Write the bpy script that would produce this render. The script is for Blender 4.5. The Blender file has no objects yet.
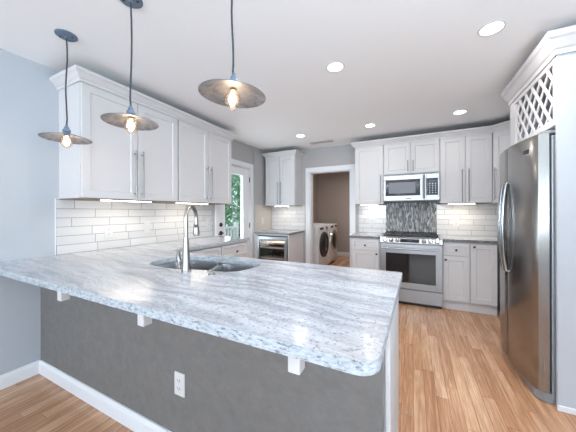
import bpy, bmesh, math, random
from mathutils import Vector, Matrix
random.seed(7)
PI = math.pi
R = math.radians
scene = bpy.context.scene
COL = scene.collection

# ------------------------------------------------------------------ camera
cam_d = bpy.data.cameras.new('camera')
cam = bpy.data.objects.new('camera', cam_d)
COL.objects.link(cam)
cam.location = (2.6565, 0.0, 1.2678)
cam.rotation_euler = (PI/2, 0, R(26.254))
cam.rotation_euler = (Matrix.Rotation(R(26.254), 3, 'Z') @ Matrix.Rotation(PI/2, 3, 'X') @ Matrix.Rotation(R(-0.1585), 3, 'Z')).to_euler()
cam_d.sensor_width = 36
cam_d.lens = 252.25/576*36
cam_d.shift_y = -(216-211.83)/576
cam_d.clip_start = 0.02
scene.camera = cam

# ------------------------------------------------------------------ world, lights, exposure
w = bpy.data.worlds.new('world'); scene.world = w; w.use_nodes = True
bg = w.node_tree.nodes['Background']
bg.inputs[0].default_value = (0.72, 0.86, 1.0, 1); bg.inputs[1].default_value = 1.6
scene.view_settings.view_transform = 'Standard'
scene.view_settings.look = 'None'
scene.view_settings.gamma = 1
scene.view_settings.use_curve_mapping = False
scene.view_settings.exposure = 0.42

def light(name, kind, loc, power, color=(1, 1, 1), rot=(0, 0, 0), size=None, size_y=None, spot=None, blend=0.5, radius=0.05, spread=None):
    d = bpy.data.lights.new(name, kind); d.energy = power; d.color = color
    if kind == 'AREA':
        d.shape = 'RECTANGLE' if size_y else 'DISK'
        d.size = size
        if size_y: d.size_y = size_y
        if spread: d.spread = spread
    elif kind == 'SPOT':
        d.spot_size = spot; d.spot_blend = blend; d.shadow_soft_size = radius
    elif kind == 'POINT':
        d.shadow_soft_size = radius
    o = bpy.data.objects.new(name, d); COL.objects.link(o)
    o.location = loc; o.rotation_euler = rot
    return o

sun = light('sun', 'SUN', (0, 0, 8), 3.5, (1, .96, .88), (R(12), R(-38), 0))
sun.data.angle = R(1)
YF = -5.0          # front wall of the room, behind the camera
H = 2.45           # ceiling
B = 4.458          # back wall
XR = 4.23          # right wall
XN2 = 0.09         # left wall between the glass door and the back corner
XN = 0.05          # plane of the left wall beyond the glass door
DAY = (0.83, 0.92, 1.0)
WARM = (1.0, 0.93, 0.85)
WINS = [(0.45, 2.05), (2.35, 3.95)]  # front window openings, unseen and made up to let daylight in
for (a, b), pw in zip(WINS, (235, 130)):
    light('window_daylight', 'AREA', ((a+b)/2, YF-0.20, 1.45), pw, DAY, (R(152), 0, 0), b-a, 1.7)  # added fill at the made-up windows, tilted up to brighten the ceiling
SW0, SW1 = -1.5, 0.5  # extent of the added side window
light('side_window_daylight', 'AREA', (XR+0.20, (SW0+SW1)/2, 1.45), 95, DAY, (0, R(148), 0), 1.7, SW1-SW0)  # added fill at the unseen side window, tilted up towards the ceiling
light('door_daylight', 'AREA', (-0.35, 3.3, 1.25), 12, DAY, (0, R(-118), 0), 1.5, 0.45)

# ------------------------------------------------------------------ materials
def new_mat(name):
    m = bpy.data.materials.new(name); m.use_nodes = True
    return m, m.node_tree, m.node_tree.nodes['Principled BSDF']

def simple(name, color, rough=0.5, metal=0.0, emit=None, estr=0, spec=None, aniso=None, coat=None):
    m, nt, b = new_mat(name)
    b.inputs['Base Color'].default_value = (*color, 1)
    b.inputs['Roughness'].default_value = rough
    b.inputs['Metallic'].default_value = metal
    if emit:
        b.inputs['Emission Color'].default_value = (*emit, 1)
        b.inputs['Emission Strength'].default_value = estr
    if spec is not None: b.inputs['Specular IOR Level'].default_value = spec
    if coat: b.inputs['Coat Weight'].default_value = coat
    return m

class N:
    def __init__(s, nt): s.nt = nt
    def n(s, t, **kw):
        x = s.nt.nodes.new(t)
        for k, v in kw.items(): setattr(x, k, v)
        return x
    def link(s, a, b): s.nt.links.new(a, b)
    def m(s, op, a, b=None, c=None):
        x = s.n('ShaderNodeMath', operation=op)
        for i, v in enumerate((a, b, c)):
            if v is None: continue
            if isinstance(v, (int, float)): x.inputs[i].default_value = v
            else: s.link(v, x.inputs[i])
        return x.outputs[0]
    def coords(s, kind='Object'):
        t = s.n('ShaderNodeTexCoord')
        sp = s.n('ShaderNodeSeparateXYZ'); s.link(t.outputs[kind], sp.inputs[0])
        return t.outputs[kind], sp.outputs
    def comb(s, x, y, z):
        c = s.n('ShaderNodeCombineXYZ')
        for i, v in enumerate((x, y, z)):
            if isinstance(v, (int, float)): c.inputs[i].default_value = v
            else: s.link(v, c.inputs[i])
        return c.outputs[0]
    def noise(s, vec, scale, detail=3, rough=0.5, dist=0):
        x = s.n('ShaderNodeTexNoise'); s.link(vec, x.inputs['Vector'])
        x.inputs['Scale'].default_value = scale; x.inputs['Detail'].default_value = detail
        x.inputs['Roughness'].default_value = rough; x.inputs['Distortion'].default_value = dist
        return x.outputs['Fac']
    def ramp(s, fac, stops, interp='LINEAR'):
        r = s.n('ShaderNodeValToRGB'); s.link(fac, r.inputs[0]); cr = r.color_ramp
        cr.interpolation = interp
        while len(cr.elements) < len(stops): cr.elements.new(0.5)
        for e, (p, c) in zip(cr.elements, stops):
            e.position = p; e.color = (*c, 1) if len(c) == 3 else c
        return r.outputs[0]
    def mix(s, f, a, b, mode='MIX'):
        x = s.n('ShaderNodeMix', data_type='RGBA', blend_type=mode)
        for sock, v in ((x.inputs[0], f), (x.inputs[6], a), (x.inputs[7], b)):
            if isinstance(v, (int, float)): sock.default_value = v
            elif isinstance(v, tuple): sock.default_value = (*v, 1)
            else: s.link(v, sock)
        return x.outputs[2]
    def bump(s, h, strength, dist, bsdf):
        x = s.n('ShaderNodeBump'); s.link(h, x.inputs['Height'])
        x.inputs['Strength'].default_value = strength; x.inputs['Distance'].default_value = dist
        s.link(x.outputs[0], bsdf.inputs['Normal'])
    def cells(s, u, v, L, W, gap, seed=0.0):
        """rows of width W along v, cells of length L along u, each row shifted at random"""
        row = s.m('FLOOR', s.m('DIVIDE', v, W))
        wn = s.n('ShaderNodeTexWhiteNoise', noise_dimensions='1D'); s.link(s.m('ADD', row, seed+0.5), wn.inputs['W'])
        uu = s.m('ADD', s.m('DIVIDE', u, L), s.m('MULTIPLY', wn.outputs[0], 7.3))
        cell = s.m('FLOOR', uu)
        w2 = s.n('ShaderNodeTexWhiteNoise', noise_dimensions='3D'); s.link(s.comb(row, cell, seed), w2.inputs['Vector'])
        fu = s.m('SUBTRACT', uu, cell); fv = s.m('SUBTRACT', s.m('DIVIDE', v, W), row)
        du = s.m('MULTIPLY', s.m('MINIMUM', fu, s.m('SUBTRACT', 1.0, fu)), L)
        dv = s.m('MULTIPLY', s.m('MINIMUM', fv, s.m('SUBTRACT', 1.0, fv)), W)
        d = s.m('MINIMUM', du, dv)
        mask = s.m('SMOOTH_MIN', s.m('DIVIDE', d, gap), 1.0, 0.3)       # 0 in the joint, 1 on the tile
        return w2.outputs[0], mask, w2.outputs[1]

def paint(name, color, rough=0.6, bump=0.15):
    m, nt, b = new_mat(name); k = N(nt)
    b.inputs['Base Color'].default_value = (*color, 1); b.inputs['Roughness'].default_value = rough
    c, _ = k.coords()
    if bump > 0.5:      # hand textured plaster, uneven tone
        tn = k.ramp(k.noise(c, 14, 5, 0.7), [(0.3, tuple(x*0.88 for x in color)), (0.7, tuple(x*1.15 for x in color))])
        k.link(tn, b.inputs['Base Color'])
        k.bump(k.noise(c, 26, 5), bump, 0.004, b)
    else:
        k.bump(k.noise(c, 60, 4), bump, 0.002, b)
    return m

M = {}
M['wall_paint'] = paint('light grey blue wall paint', (0.445, 0.485, 0.535))  # part of the blue is daylight put into the colour
M['nook_paint'] = paint('grey wall paint', (0.40, 0.40, 0.41))
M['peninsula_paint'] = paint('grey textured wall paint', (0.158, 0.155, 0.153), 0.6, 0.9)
M['laundry_paint'] = paint('warm grey wall paint', (0.39, 0.335, 0.305))  # same grey paint as the kitchen, warm light put into its colour
M['ceiling_paint'] = paint('ceiling paint', (0.90, 0.92, 0.95), 0.8)
M['enclosure_paint'] = simple('pale blue white enclosure paint', (0.47, 0.50, 0.545), 0.5)  # the cabinet white, darkened and cooled to offset strong light on the panels
M['splash'] = simple('beige splash panel', (0.50, 0.47, 0.44), 0.3)
M['trim'] = simple('white trim paint', (0.74, 0.76, 0.80), 0.35)
M['cabinet'] = simple('white cabinet paint', (0.60, 0.60, 0.62), 0.5)
M['steel_pull'] = simple('brushed nickel', (0.26, 0.26, 0.27), 0.3, 0.9)
M['nickel'] = simple('satin nickel faucet', (0.40, 0.39, 0.38), 0.28, 1.0)
M['chrome'] = simple('chrome', (0.78, 0.79, 0.80), 0.1, 1.0)
M['handle_steel'] = simple('polished steel handle', (0.36, 0.37, 0.39), 0.16, 1.0)
M['bronze'] = simple('dark bronze hardware', (0.06, 0.05, 0.045), 0.35, 0.9)
M['black'] = simple('black enamel', (0.012, 0.012, 0.013), 0.3)
M['black_gloss'] = simple('black glass', (0.015, 0.014, 0.016), 0.04)
M['grey_metal'] = simple('dull grey metal', (0.20, 0.20, 0.21), 0.4, 0.8)
M['screen'] = simple('dark perforated screen', (0.13, 0.14, 0.17), 0.35)
M['rubber'] = simple('dark rubber', (0.03, 0.03, 0.035), 0.6)
M['underside'] = simple('unfinished wood underside', (0.30, 0.22, 0.16), 0.6)
M['plastic'] = simple('white plastic plate', (0.62, 0.63, 0.64), 0.45)
M['slot'] = simple('outlet slots', (0.05, 0.05, 0.05), 0.5)
M['vent'] = simple('grey vent metal', (0.45, 0.44, 0.43), 0.5)
M['cord'] = simple('dark grey cord', (0.035, 0.042, 0.055), 0.6)
M['pend_metal'] = simple('blue grey pendant metal', (0.17, 0.23, 0.31), 0.38, 0.6)
M['brass'] = simple('bulb screw base', (0.60, 0.45, 0.28), 0.3, 1.0)
M['led'] = simple('undercabinet light diffuser', (1, 1, 1), 0.5, 0, (1.0, 0.90, 0.76), 9)
M['can_lens'] = simple('recessed light lens', (1, 1, 1), 0.5, 0, (1.0, 0.96, 0.90), 7)
M['filament'] = simple('filament', (1, .7, .4), 0.5, 0, (1.0, 0.76, 0.48), 38)
M['grey_plastic'] = simple('grey plastic', (0.25, 0.26, 0.28), 0.4)
M['fridge_side'] = simple('grey refrigerator side', (0.38, 0.42, 0.47), 0.35, 0.5)
M['washer'] = simple('white washer enamel', (0.80, 0.81, 0.84), 0.25)
M['display'] = simple('lit display', (0.02, 0.04, 0.08), 0.1, 0, (0.15, 0.35, 0.7), 0.08)
M['keys'] = simple('keypad legends', (0.45, 0.55, 0.70), 0.3)
M['bark'] = simple('bark', (0.12, 0.09, 0.07), 0.9)
M['deck'] = simple('grey deck boards', (0.42, 0.40, 0.38), 0.8)
M['grass'] = simple('lawn', (0.13, 0.17, 0.09), 0.9)
M['bottle'] = simple('dark wine glass bottle', (0.05, 0.015, 0.012), 0.12)
M['wood_shelf'] = simple('pale beech shelf front', (0.62, 0.52, 0.44), 0.4)

def steel(name, color, rough=0.26, axis='z', scale=1.0):
    m, nt, b = new_mat(name); k = N(nt)
    b.inputs['Metallic'].default_value = 1
    b.inputs['Base Color'].default_value = (*color, 1)
    c, s = k.coords()
    v = k.comb(k.m('MULTIPLY', s[0], 3 if axis == 'x' else 400), k.m('MULTIPLY', s[1], 3 if axis == 'x' else 400), k.m('MULTIPLY', s[2], 400 if axis == 'x' else 3))
    n = k.noise(v, scale, 2)
    rr = k.m('ADD', k.m('MULTIPLY', n, 0.14), rough-0.07)
    k.link(rr, b.inputs['Roughness'])
    return m
M['steel'] = steel('brushed stainless steel', (0.37, 0.385, 0.41), 0.40, 'x')
M['fridge_steel'] = steel('brushed stainless door', (0.33, 0.32, 0.31), 0.24, 'z')
M['sink_steel'] = steel('satin sink steel', (0.42, 0.43, 0.45), 0.3, 'x')

def glass(name, tint=(1, 1, 1), gloss=0.12, rough=0.02):
    m, nt, b = new_mat(name); k = N(nt)
    nt.nodes.remove(b); out = nt.nodes['Material Output']
    t = k.n('ShaderNodeBsdfTransparent'); t.inputs[0].default_value = (*tint, 1)
    g = k.n('ShaderNodeBsdfGlossy'); g.inputs['Roughness'].default_value = rough
    mx = k.n('ShaderNodeMixShader'); mx.inputs[0].default_value = gloss
    k.link(t.outputs[0], mx.inputs[1]); k.link(g.outputs[0], mx.inputs[2]); k.link(mx.outputs[0], out.inputs[0])
    return m
M['glass'] = glass('clear window glass', (0.96, 0.98, 0.97), 0.07)
M['bulb_glass'] = glass('clear bulb glass', (0.95, 0.88, 0.80), 0.20, 0.25)
M['oven_glass'] = glass('smoked oven glass', (0.10, 0.10, 0.11), 0.22)
M['cooler_glass'] = glass('smoked cooler glass', (0.85, 0.83, 0.83), 0.035)

def wood_floor():
    m, nt, b = new_mat('oak strip floor'); k = N(nt)
    c, s = k.coords()
    rnd, mask, rc = k.cells(s[1], s[0], 0.95, 0.070, 0.0016)
    vec = k.comb(k.m('MULTIPLY', s[0], 26), k.m('ADD', k.m('MULTIPLY', s[1], 1.6), k.m('MULTIPLY', rnd, 40)), k.m('MULTIPLY', rnd, 19))
    g = k.noise(vec, 1.0, 6, 0.62, 1.2)
    vec2 = k.comb(k.m('MULTIPLY', s[0], 120), k.m('MULTIPLY', s[1], 5), rnd)
    g2 = k.noise(vec2, 1.0, 4, 0.6)
    base = k.ramp(rnd, [(0.0, (0.57, 0.315, 0.185)), (0.35, (0.66, 0.385, 0.230)), (0.7, (0.71, 0.435, 0.270)), (1.0, (0.77, 0.51, 0.34))])
    dark = k.mix(k.ramp(g, [(0.40, (0, 0, 0)), (0.62, (1, 1, 1))]), k.mix(1.0, base, (0.74, 0.66, 0.60), 'MULTIPLY'), base)
    col = k.mix(k.m('MULTIPLY', k.m('SUBTRACT', 0.64, g2), 1.3), dark, (0.14, 0.07, 0.035))
    col = k.mix(mask, (0.10, 0.05, 0.028), col)
    k.link(col, b.inputs['Base Color'])
    b.inputs['Roughness'].default_value = 0.24
    k.link(k.m('ADD', 0.17, k.m('MULTIPLY', g, 0.14)), b.inputs['Roughness'])
    k.bump(k.m('ADD', mask, k.m('MULTIPLY', g2, 0.12)), 0.35, 0.0012, b)
    return m
M['floor'] = wood_floor()

def granite(name, axis=0, dark=False):
    m, nt, b = new_mat(name); k = N(nt)
    c, s = k.coords()
    a, o = (s[0], s[1]) if axis == 0 else (s[1], s[0])
    warp = k.noise(c, 2.2, 3)
    o2 = k.m('ADD', o, k.m('MULTIPLY', k.m('SUBTRACT', warp, 0.5), 0.22))
    o2 = k.m('ADD', o2, k.m('MULTIPLY', a, 0.10))
    v = k.comb(k.m('MULTIPLY', a, 1.6), k.m('MULTIPLY', o2, 15), k.m('MULTIPLY', s[2], 15))
    veins = k.noise(v, 1.0, 7, 0.68, 0.4)
    v3 = k.comb(k.m('MULTIPLY', a, 4.0), k.m('MULTIPLY', o2, 40), k.m('MULTIPLY', s[2], 40))
    fine = k.noise(v3, 1.0, 5, 0.7, 0.3)
    gran = k.noise(c, 90, 4, 0.7)
    gran2 = k.noise(c, 38, 4, 0.65)
    base = k.ramp(veins, [(0.30, (0.20, 0.23, 0.28)), (0.42, (0.36, 0.40, 0.46)), (0.52, (0.48, 0.52, 0.59)), (0.66, (0.61, 0.65, 0.72)), (0.8, (0.42, 0.46, 0.52))])
    col = k.mix(k.ramp(fine, [(0.36, (0.6, 0.6, 0.6)), (0.50, (0, 0, 0))]), base, (0.30, 0.32, 0.36))
    big = k.noise(c, 1.3, 2)
    col = k.mix(k.m('MULTIPLY', k.ramp(big, [(0.45, (0, 0, 0)), (0.7, (1, 1, 1))]), 0.35), col, (0.55, 0.50, 0.47))
    speck = k.ramp(gran, [(0.34, (1, 1, 1)), (0.44, (0, 0, 0))])
    speck2 = k.m('MULTIPLY', k.ramp(gran2, [(0.35, (1, 1, 1)), (0.45, (0, 0, 0))]), 0.55)
    rust = k.ramp(k.noise(v, 1.7, 6, 0.75, 0.8), [(0.63, (0, 0, 0)), (0.72, (1, 1, 1))])
    col = k.mix(k.m('MULTIPLY', rust, 0.7), col, (0.13, 0.10, 0.10))
    col = k.mix(k.m('MULTIPLY', speck, 0.75), col, (0.12, 0.14, 0.17))
    col = k.mix(speck2, col, (0.26, 0.29, 0.33))
    # honed chiselled edge shows a coarser darker grain
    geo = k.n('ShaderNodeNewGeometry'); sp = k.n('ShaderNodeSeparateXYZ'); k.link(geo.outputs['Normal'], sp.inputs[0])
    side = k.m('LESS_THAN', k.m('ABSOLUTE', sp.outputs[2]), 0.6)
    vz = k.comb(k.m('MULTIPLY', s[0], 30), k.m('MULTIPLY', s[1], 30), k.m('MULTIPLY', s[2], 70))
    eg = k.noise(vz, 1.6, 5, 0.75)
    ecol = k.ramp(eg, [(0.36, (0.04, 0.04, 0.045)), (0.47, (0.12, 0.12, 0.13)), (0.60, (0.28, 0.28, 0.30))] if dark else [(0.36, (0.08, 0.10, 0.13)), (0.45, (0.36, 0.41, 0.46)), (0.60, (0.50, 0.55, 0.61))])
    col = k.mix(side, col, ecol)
    k.link(col, b.inputs['Base Color'])
    b.inputs['Roughness'].default_value = 0.16
    rr = k.m('ADD', 0.13, k.m('MULTIPLY', gran2, 0.12))
    k.link(k.m('ADD', rr, k.m('MULTIPLY', side, 0.25)), b.inputs['Roughness'])
    k.bump(k.m('ADD', k.m('MULTIPLY', gran2, 0.3), k.m('MULTIPLY', k.m('MULTIPLY', eg, side), 3.0)), 0.6, 0.0022, b)
    return m
M['granite'] = granite('streaked grey granite')
M['granite_dark'] = granite('streaked grey granite back run', 0, True)

def tile_mat(name, ax):
    m, nt, b = new_mat(name); k = N(nt)
    c, s = k.coords()
    rnd, mask, rc = k.cells(s[ax], k.m('SUBTRACT', s[2], 0.914), 0.305, 0.077, 0.0042, 3.0 if ax else 5.0)
    tone = k.ramp(rnd, [(0, (0.60, 0.605, 0.625)), (1, (0.67, 0.675, 0.69))])
    wav = k.noise(c, 9, 2)
    k.link(k.mix(mask, (0.17, 0.17, 0.175), tone), b.inputs['Base Color'])
    k.link(k.m('SUBTRACT', 0.75, k.m('MULTIPLY', mask, 0.63)), b.inputs['Roughness'])
    k.bump(k.m('ADD', mask, k.m('MULTIPLY', wav, 0.9)), 0.5, 0.0018, b)
    return m
M['tile_side'] = tile_mat('white glazed tile, side wall', 1)
M['tile_back'] = tile_mat('white glazed tile, back wall', 0)

def mosaic():
    m, nt, b = new_mat('vertical glass mosaic'); k = N(nt)
    c, s = k.coords()
    rnd, mask, rc = k.cells(s[2], s[0], 0.056, 0.0135, 0.0014, 9.0)
    col = k.ramp(rnd, [(0.0, (0.07, 0.075, 0.085)), (0.25, (0.17, 0.18, 0.20)), (0.45, (0.33, 0.35, 0.38)), (0.62, (0.20, 0.20, 0.205)), (0.75, (0.50, 0.51, 0.53)), (0.9, (0.26, 0.245, 0.235))], 'CONSTANT')
    k.link(k.mix(mask, (0.42, 0.42, 0.42), col), b.inputs['Base Color'])
    b.inputs['Roughness'].default_value = 0.38; b.inputs['Specular IOR Level'].default_value = 0.3
    k.bump(mask, 0.5, 0.001, b)
    return m
M['mosaic'] = mosaic()

def shade_inner():
    m, nt, b = new_mat('galvanised shade lining'); k = N(nt)
    c, s = k.coords()
    n = k.noise(c, 18, 5, 0.7, 1.0)
    k.link(k.ramp(n, [(0.35, (0.15, 0.155, 0.18)), (0.65, (0.34, 0.345, 0.38))]), b.inputs['Base Color'])
    b.inputs['Metallic'].default_value = 0.55; b.inputs['Roughness'].default_value = 0.5
    return m
M['shade_inner'] = shade_inner()

def leaf_mat():
    m, nt, b = new_mat('leaves'); k = N(nt)
    c, s = k.coords()
    n = k.noise(c, 7, 3)
    k.link(k.ramp(n, [(0.35, (0.06, 0.22, 0.10)), (0.65, (0.30, 0.60, 0.36))]), b.inputs['Base Color'])
    b.inputs['Roughness'].default_value = 0.6
    return m
M['leaf'] = leaf_mat()

# ------------------------------------------------------------------ mesh helpers
class MB:
    def __init__(s): s.bm = bmesh.new()
    def box(s, x0, x1, y0, y1, z0, z1):
        x0, x1 = min(x0, x1), max(x0, x1); y0, y1 = min(y0, y1), max(y0, y1); z0, z1 = min(z0, z1), max(z0, z1)
        v = [s.bm.verts.new(p) for p in ((x0, y0, z0), (x1, y0, z0), (x1, y1, z0), (x0, y1, z0), (x0, y0, z1), (x1, y0, z1), (x1, y1, z1), (x0, y1, z1))]
        for f in ((3, 2, 1, 0), (4, 5, 6, 7), (0, 1, 5, 4), (1, 2, 6, 5), (2, 3, 7, 6), (3, 0, 4, 7)):
            s.bm.faces.new([v[i] for i in f])
        return s
    def rings(s, rings, cap0=True, cap1=True, closed=True):
        rv = [[s.bm.verts.new(p) for p in r] for r in rings]
        n = len(rv[0])
        for a, b in zip(rv, rv[1:]):
            for i in range(n if closed else n-1):
                j = (i+1) % n
                s.bm.faces.new((a[i], a[j], b[j], b[i]))
        if cap0: s.bm.faces.new(list(reversed(rv[0])))
        if cap1: s.bm.faces.new(rv[-1])
        return s
    def tube(s, pts, rad, n=12, caps=True):
        pts = [Vector(p) for p in pts]
        if not isinstance(rad, (list, tuple)): rad = [rad]*len(pts)
        t0 = (pts[1]-pts[0]).normalized()
        up = Vector((0, 0, 1)) if abs(t0.z) < 0.9 else Vector((1, 0, 0))
        nrm = t0.cross(up).normalized()
        rings = []
        for i, p in enumerate(pts):
            a = pts[max(i-1, 0)]; b = pts[min(i+1, len(pts)-1)]
            t = (b-a).normalized()
            nrm = (nrm - t*nrm.dot(t)).normalized()
            bi = t.cross(nrm)
            rings.append([p + (nrm*math.cos(2*PI*k/n) + bi*math.sin(2*PI*k/n))*rad[i] for k in range(n)])
        return s.rings(rings, caps, caps)
    def lathe(s, prof, c=(0, 0, 0), n=32, axis='z', caps=True):
        c = Vector(c); rings = []
        for r, h in prof:
            ring = []
            for k in range(n):
                a = 2*PI*k/n
                if axis == 'z': p = Vector((r*math.cos(a), r*math.sin(a), h))
                elif axis == 'y': p = Vector((r*math.sin(a), h, r*math.cos(a)))
                else: p = Vector((h, r*math.cos(a), r*math.sin(a)))
                ring.append(c+p)
            rings.append(ring)
        return s.rings(rings, caps, caps)
    def prism(s, poly, z0, z1):
        return s.rings([[(x, y, z0) for x, y in poly], [(x, y, z1) for x, y in poly]])
    def sweep(s, path, prof, side=1):
        """profile (out, z) along a 2D plan path with mitred corners; out is to the left of travel * side"""
        pth = [Vector(p) for p in path]; rings = []
        for i, p in enumerate(pth):
            d0 = (p-pth[i-1]).normalized() if i else None
            d1 = (pth[i+1]-p).normalized() if i < len(pth)-1 else None
            if d0 is None: d0 = d1
            if d1 is None: d1 = d0
            n0 = Vector((-d0.y, d0.x))*side; n1 = Vector((-d1.y, d1.x))*side
            mt = (n0+n1).normalized(); sc = 1/max(mt.dot(n0), 0.2)
            rings.append([(p.x+mt.x*o*sc, p.y+mt.y*o*sc, z) for o, z in prof])
        return s.rings(rings)
    def shaker(s, x0, x1, z0, z1, yf, t=0.02, st=0.058, rec=0.009, bead=0.006):
        """door front facing -y; outer face at yf"""
        def rect(i, y): return [(x0+i, y, z0+i), (x1-i, y, z0+i), (x1-i, y, z1-i), (x0+i, y, z1-i)]
        return s.rings([rect(0, yf+t), rect(0, yf+0.0015), rect(0.0015, yf), rect(st, yf), rect(st+bead, yf+rec)])
    def rot(s, mat):
        bmesh.ops.transform(s.bm, matrix=mat, verts=s.bm.verts); return s
    def merge(s, other):
        me = bpy.data.meshes.new('t'); other.bm.to_mesh(me); s.bm.from_mesh(me); bpy.data.meshes.remove(me); return s

def obj(name, mb, mat, parent=None, bevel=0, smooth=False, seg=2, kind=None, loc=None):
    bm = mb.bm
    bmesh.ops.recalc_face_normals(bm, faces=bm.faces)
    me = bpy.data.meshes.new(name); bm.to_mesh(me); bm.free()
    o = bpy.data.objects.new(name, me); COL.objects.link(o)
    me.materials.append(M[mat] if isinstance(mat, str) else mat)
    if parent: o.parent = parent
    if loc: o.location = loc
    if bevel:
        b = o.modifiers.new('bevel', 'BEVEL'); b.width = bevel; b.segments = seg; b.limit_method = 'ANGLE'; b.angle_limit = R(40)
        b.harden_normals = False
    if smooth:
        for p in me.polygons: p.use_smooth = True
        try:
            me.set_sharp_from_angle(angle=R(38))
        except Exception: pass
    if kind: o['kind'] = kind
    return o

def thing(name, label, cat, loc=(0, 0, 0), rz=0, group=None):
    o = bpy.data.objects.new(name, None); COL.objects.link(o)
    o.empty_display_size = 0.05
    o.location = loc; o.rotation_euler = (0, 0, rz)
    o['label'] = label; o['category'] = cat
    if group: o['group'] = group
    return o
def tag(o, label, cat, group=None, kind=None):
    o['label'] = label; o['category'] = cat
    if group: o['group'] = group
    if kind: o['kind'] = kind
    return o
def struct(name, mb, mat, bevel=0, parent=None, smooth=False):
    return obj(name, mb, mat, parent, bevel, smooth, kind=None if parent else 'structure')
def dup(root, loc, rz=None, label=None):
    def cp(o, par):
        c = o.copy(); COL.objects.link(c)
        if par: c.parent = par
        for ch in [x for x in bpy.data.objects if x.parent == o]: cp(ch, c)
        return c
    r = cp(root, None); r.location = loc
    if rz is not None: r.rotation_euler = (0, 0, rz)
    if label: r['label'] = label
    return r

# ================================================================== STRUCTURE
f = MB(); f.box(0-0.15, XR+0.15, YF-0.1, B+0.06, -0.08, 0); struct('floor', f, 'floor')
f = MB(); f.box(0.0, 2.3, B+0.06, 7.3, -0.08, 0)
struct('floor', f, 'floor')
f = MB(); f.box(-0.15, XR+0.15, YF-0.15, 7.35, H, H+0.12); struct('ceiling', f, 'ceiling_paint')

# left wall: plain, then the section holding the glass door (stands a little proud)
DY0, DY1, DZ = 2.93, 3.75, 2.04
m = MB(); m.box(-0.13, 0, YF-0.15, 2.85, 0, H); struct('wall_left', m, 'wall_paint')
m = MB(); m.box(-0.13, XN, 2.85, DY0, 0, H); m.box(-0.13, XN, DY1, DY1+.09, 0, H); m.box(-0.13, XN2, DY1+.09, B+0.13, 0, H); m.box(-0.13, XN, DY0, DY1, DZ, H)
struct('wall_left', m, 'nook_paint')
# back wall with the laundry opening
OX0, OX1, OZ = 0.924, 1.68, 2.005
m = MB(); m.box(XN2, OX0, B, B+0.12, 0, H); m.box(OX1, XR+0.13, B, B+0.12, 0, H); m.box(OX0, OX1, B, B+0.12, OZ, H)
struct('wall_back', m, 'nook_paint')
# right wall with an unseen side window added for its light
m = MB(); m.box(XR, XR+0.13, YF-0.15, SW0, 0, H); m.box(XR, XR+0.13, SW1, B, 0, H); m.box(XR, XR+0.13, SW0, SW1, 0, 0.6); m.box(XR, XR+0.13, SW0, SW1, 2.3, H)
struct('wall_right', m, 'wall_paint')
m = MB()
m.box(0, WINS[0][0], YF-0.13, YF, 0, H); m.box(WINS[0][1], WINS[1][0], YF-0.13, YF, 0, H); m.box(WINS[1][1], XR, YF-0.13, YF, 0, H)
for a, b in WINS: m.box(a, b, YF-0.13, YF, 0, 0.6); m.box(a, b, YF-0.13, YF, 2.3, H)
struct('wall_front', m, 'wall_paint')
# laundry room
m = MB(); m.box(0.0, 0.10, B+0.12, 7.3, 0, H); struct('wall_laundry_left', m, 'laundry_paint')
m = MB(); m.box(0.10, 2.2, 7.2, 7.3, 0, H); struct('wall_laundry_back', m, 'laundry_paint')
m = MB(); m.box(2.2, 2.3, B+0.12, 7.3, 0, H); struct('wall_laundry_right', m, 'laundry_paint')
m = MB(); m.box(0.10, 2.2, 7.185, 7.2, 0, 0.11); struct('baseboard_laundry', m, 'trim', 0.003)

# unseen windows behind the camera, added to supply daylight
def window(n, a, b, axis):
    fr = MB()
    if axis == 'y':
        for (p, q, r0, r1) in ((a, a+.05, .6, 2.3), (b-.05, b, .6, 2.3), (a, b, .6, .65), (a, b, 2.25, 2.3), (a, b, 1.43, 1.47), ((a+b)/2-.015, (a+b)/2+.015, .6, 2.3)):
            fr.box(p, q, YF-.10, YF-.05, r0, r1)
        for (p, q, r0, r1) in ((a-.08, a, .52, 2.38), (b, b+.08, .52, 2.38), (a, b, .52, .6), (a, b, 2.3, 2.38)):
            fr.box(p, q, YF, YF+.015, r0, r1)
        g = MB().box(a+.05, b-.05, YF-.08, YF-.075, .65, 2.25)
    else:
        for (p, q, r0, r1) in ((a, a+.05, .6, 2.3), (b-.05, b, .6, 2.3), (a, b, .6, .65), (a, b, 2.25, 2.3), (a, b, 1.43, 1.47)):
            fr.box(XR+.05, XR+.10, p, q, r0, r1)
        for (p, q, r0, r1) in ((a-.08, a, .52, 2.38), (b, b+.08, .52, 2.38), (a, b, .52, .6), (a, b, 2.3, 2.38)):
            fr.box(XR-.015, XR, p, q, r0, r1)
        g = MB().box(XR+.075, XR+.08, a+.05, b-.05, .65, 2.25)
    o = struct('window_%d' % n, fr, 'trim', 0.002)
    obj('window_pane', g, 'glass', o)
window(1, *WINS[0], 'y'); window(2, *WINS[1], 'y'); window(3, SW0, SW1, 'x')

# baseboards
BBP = [(0, 0), (0.016, 0), (0.016, 0.075), (0.011, 0.088), (0.008, 0.10), (0, 0.10)]
def baseboard(name, path, side):
    m = MB(); m.sweep(path, BBP, side); struct(name, m, 'trim')
PW = 0.928        # face of the peninsula half wall
PXE = 2.562        # right end of the half wall
baseboard('baseboard_left', [(0, PW), (0, YF)], 1)
baseboard('baseboard_peninsula', [(0.0, PW), (PXE, PW), (PXE, 0.965)], -1)
baseboard('baseboard_right', [(XR, 2.19), (XR, YF)], -1)
baseboard('baseboard_front', [(0, YF), (XR, YF)], 1)

# half wall of the peninsula
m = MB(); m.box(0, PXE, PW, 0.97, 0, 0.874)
struct('wall_peninsula', m, 'peninsula_paint', 0.002)

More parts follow.
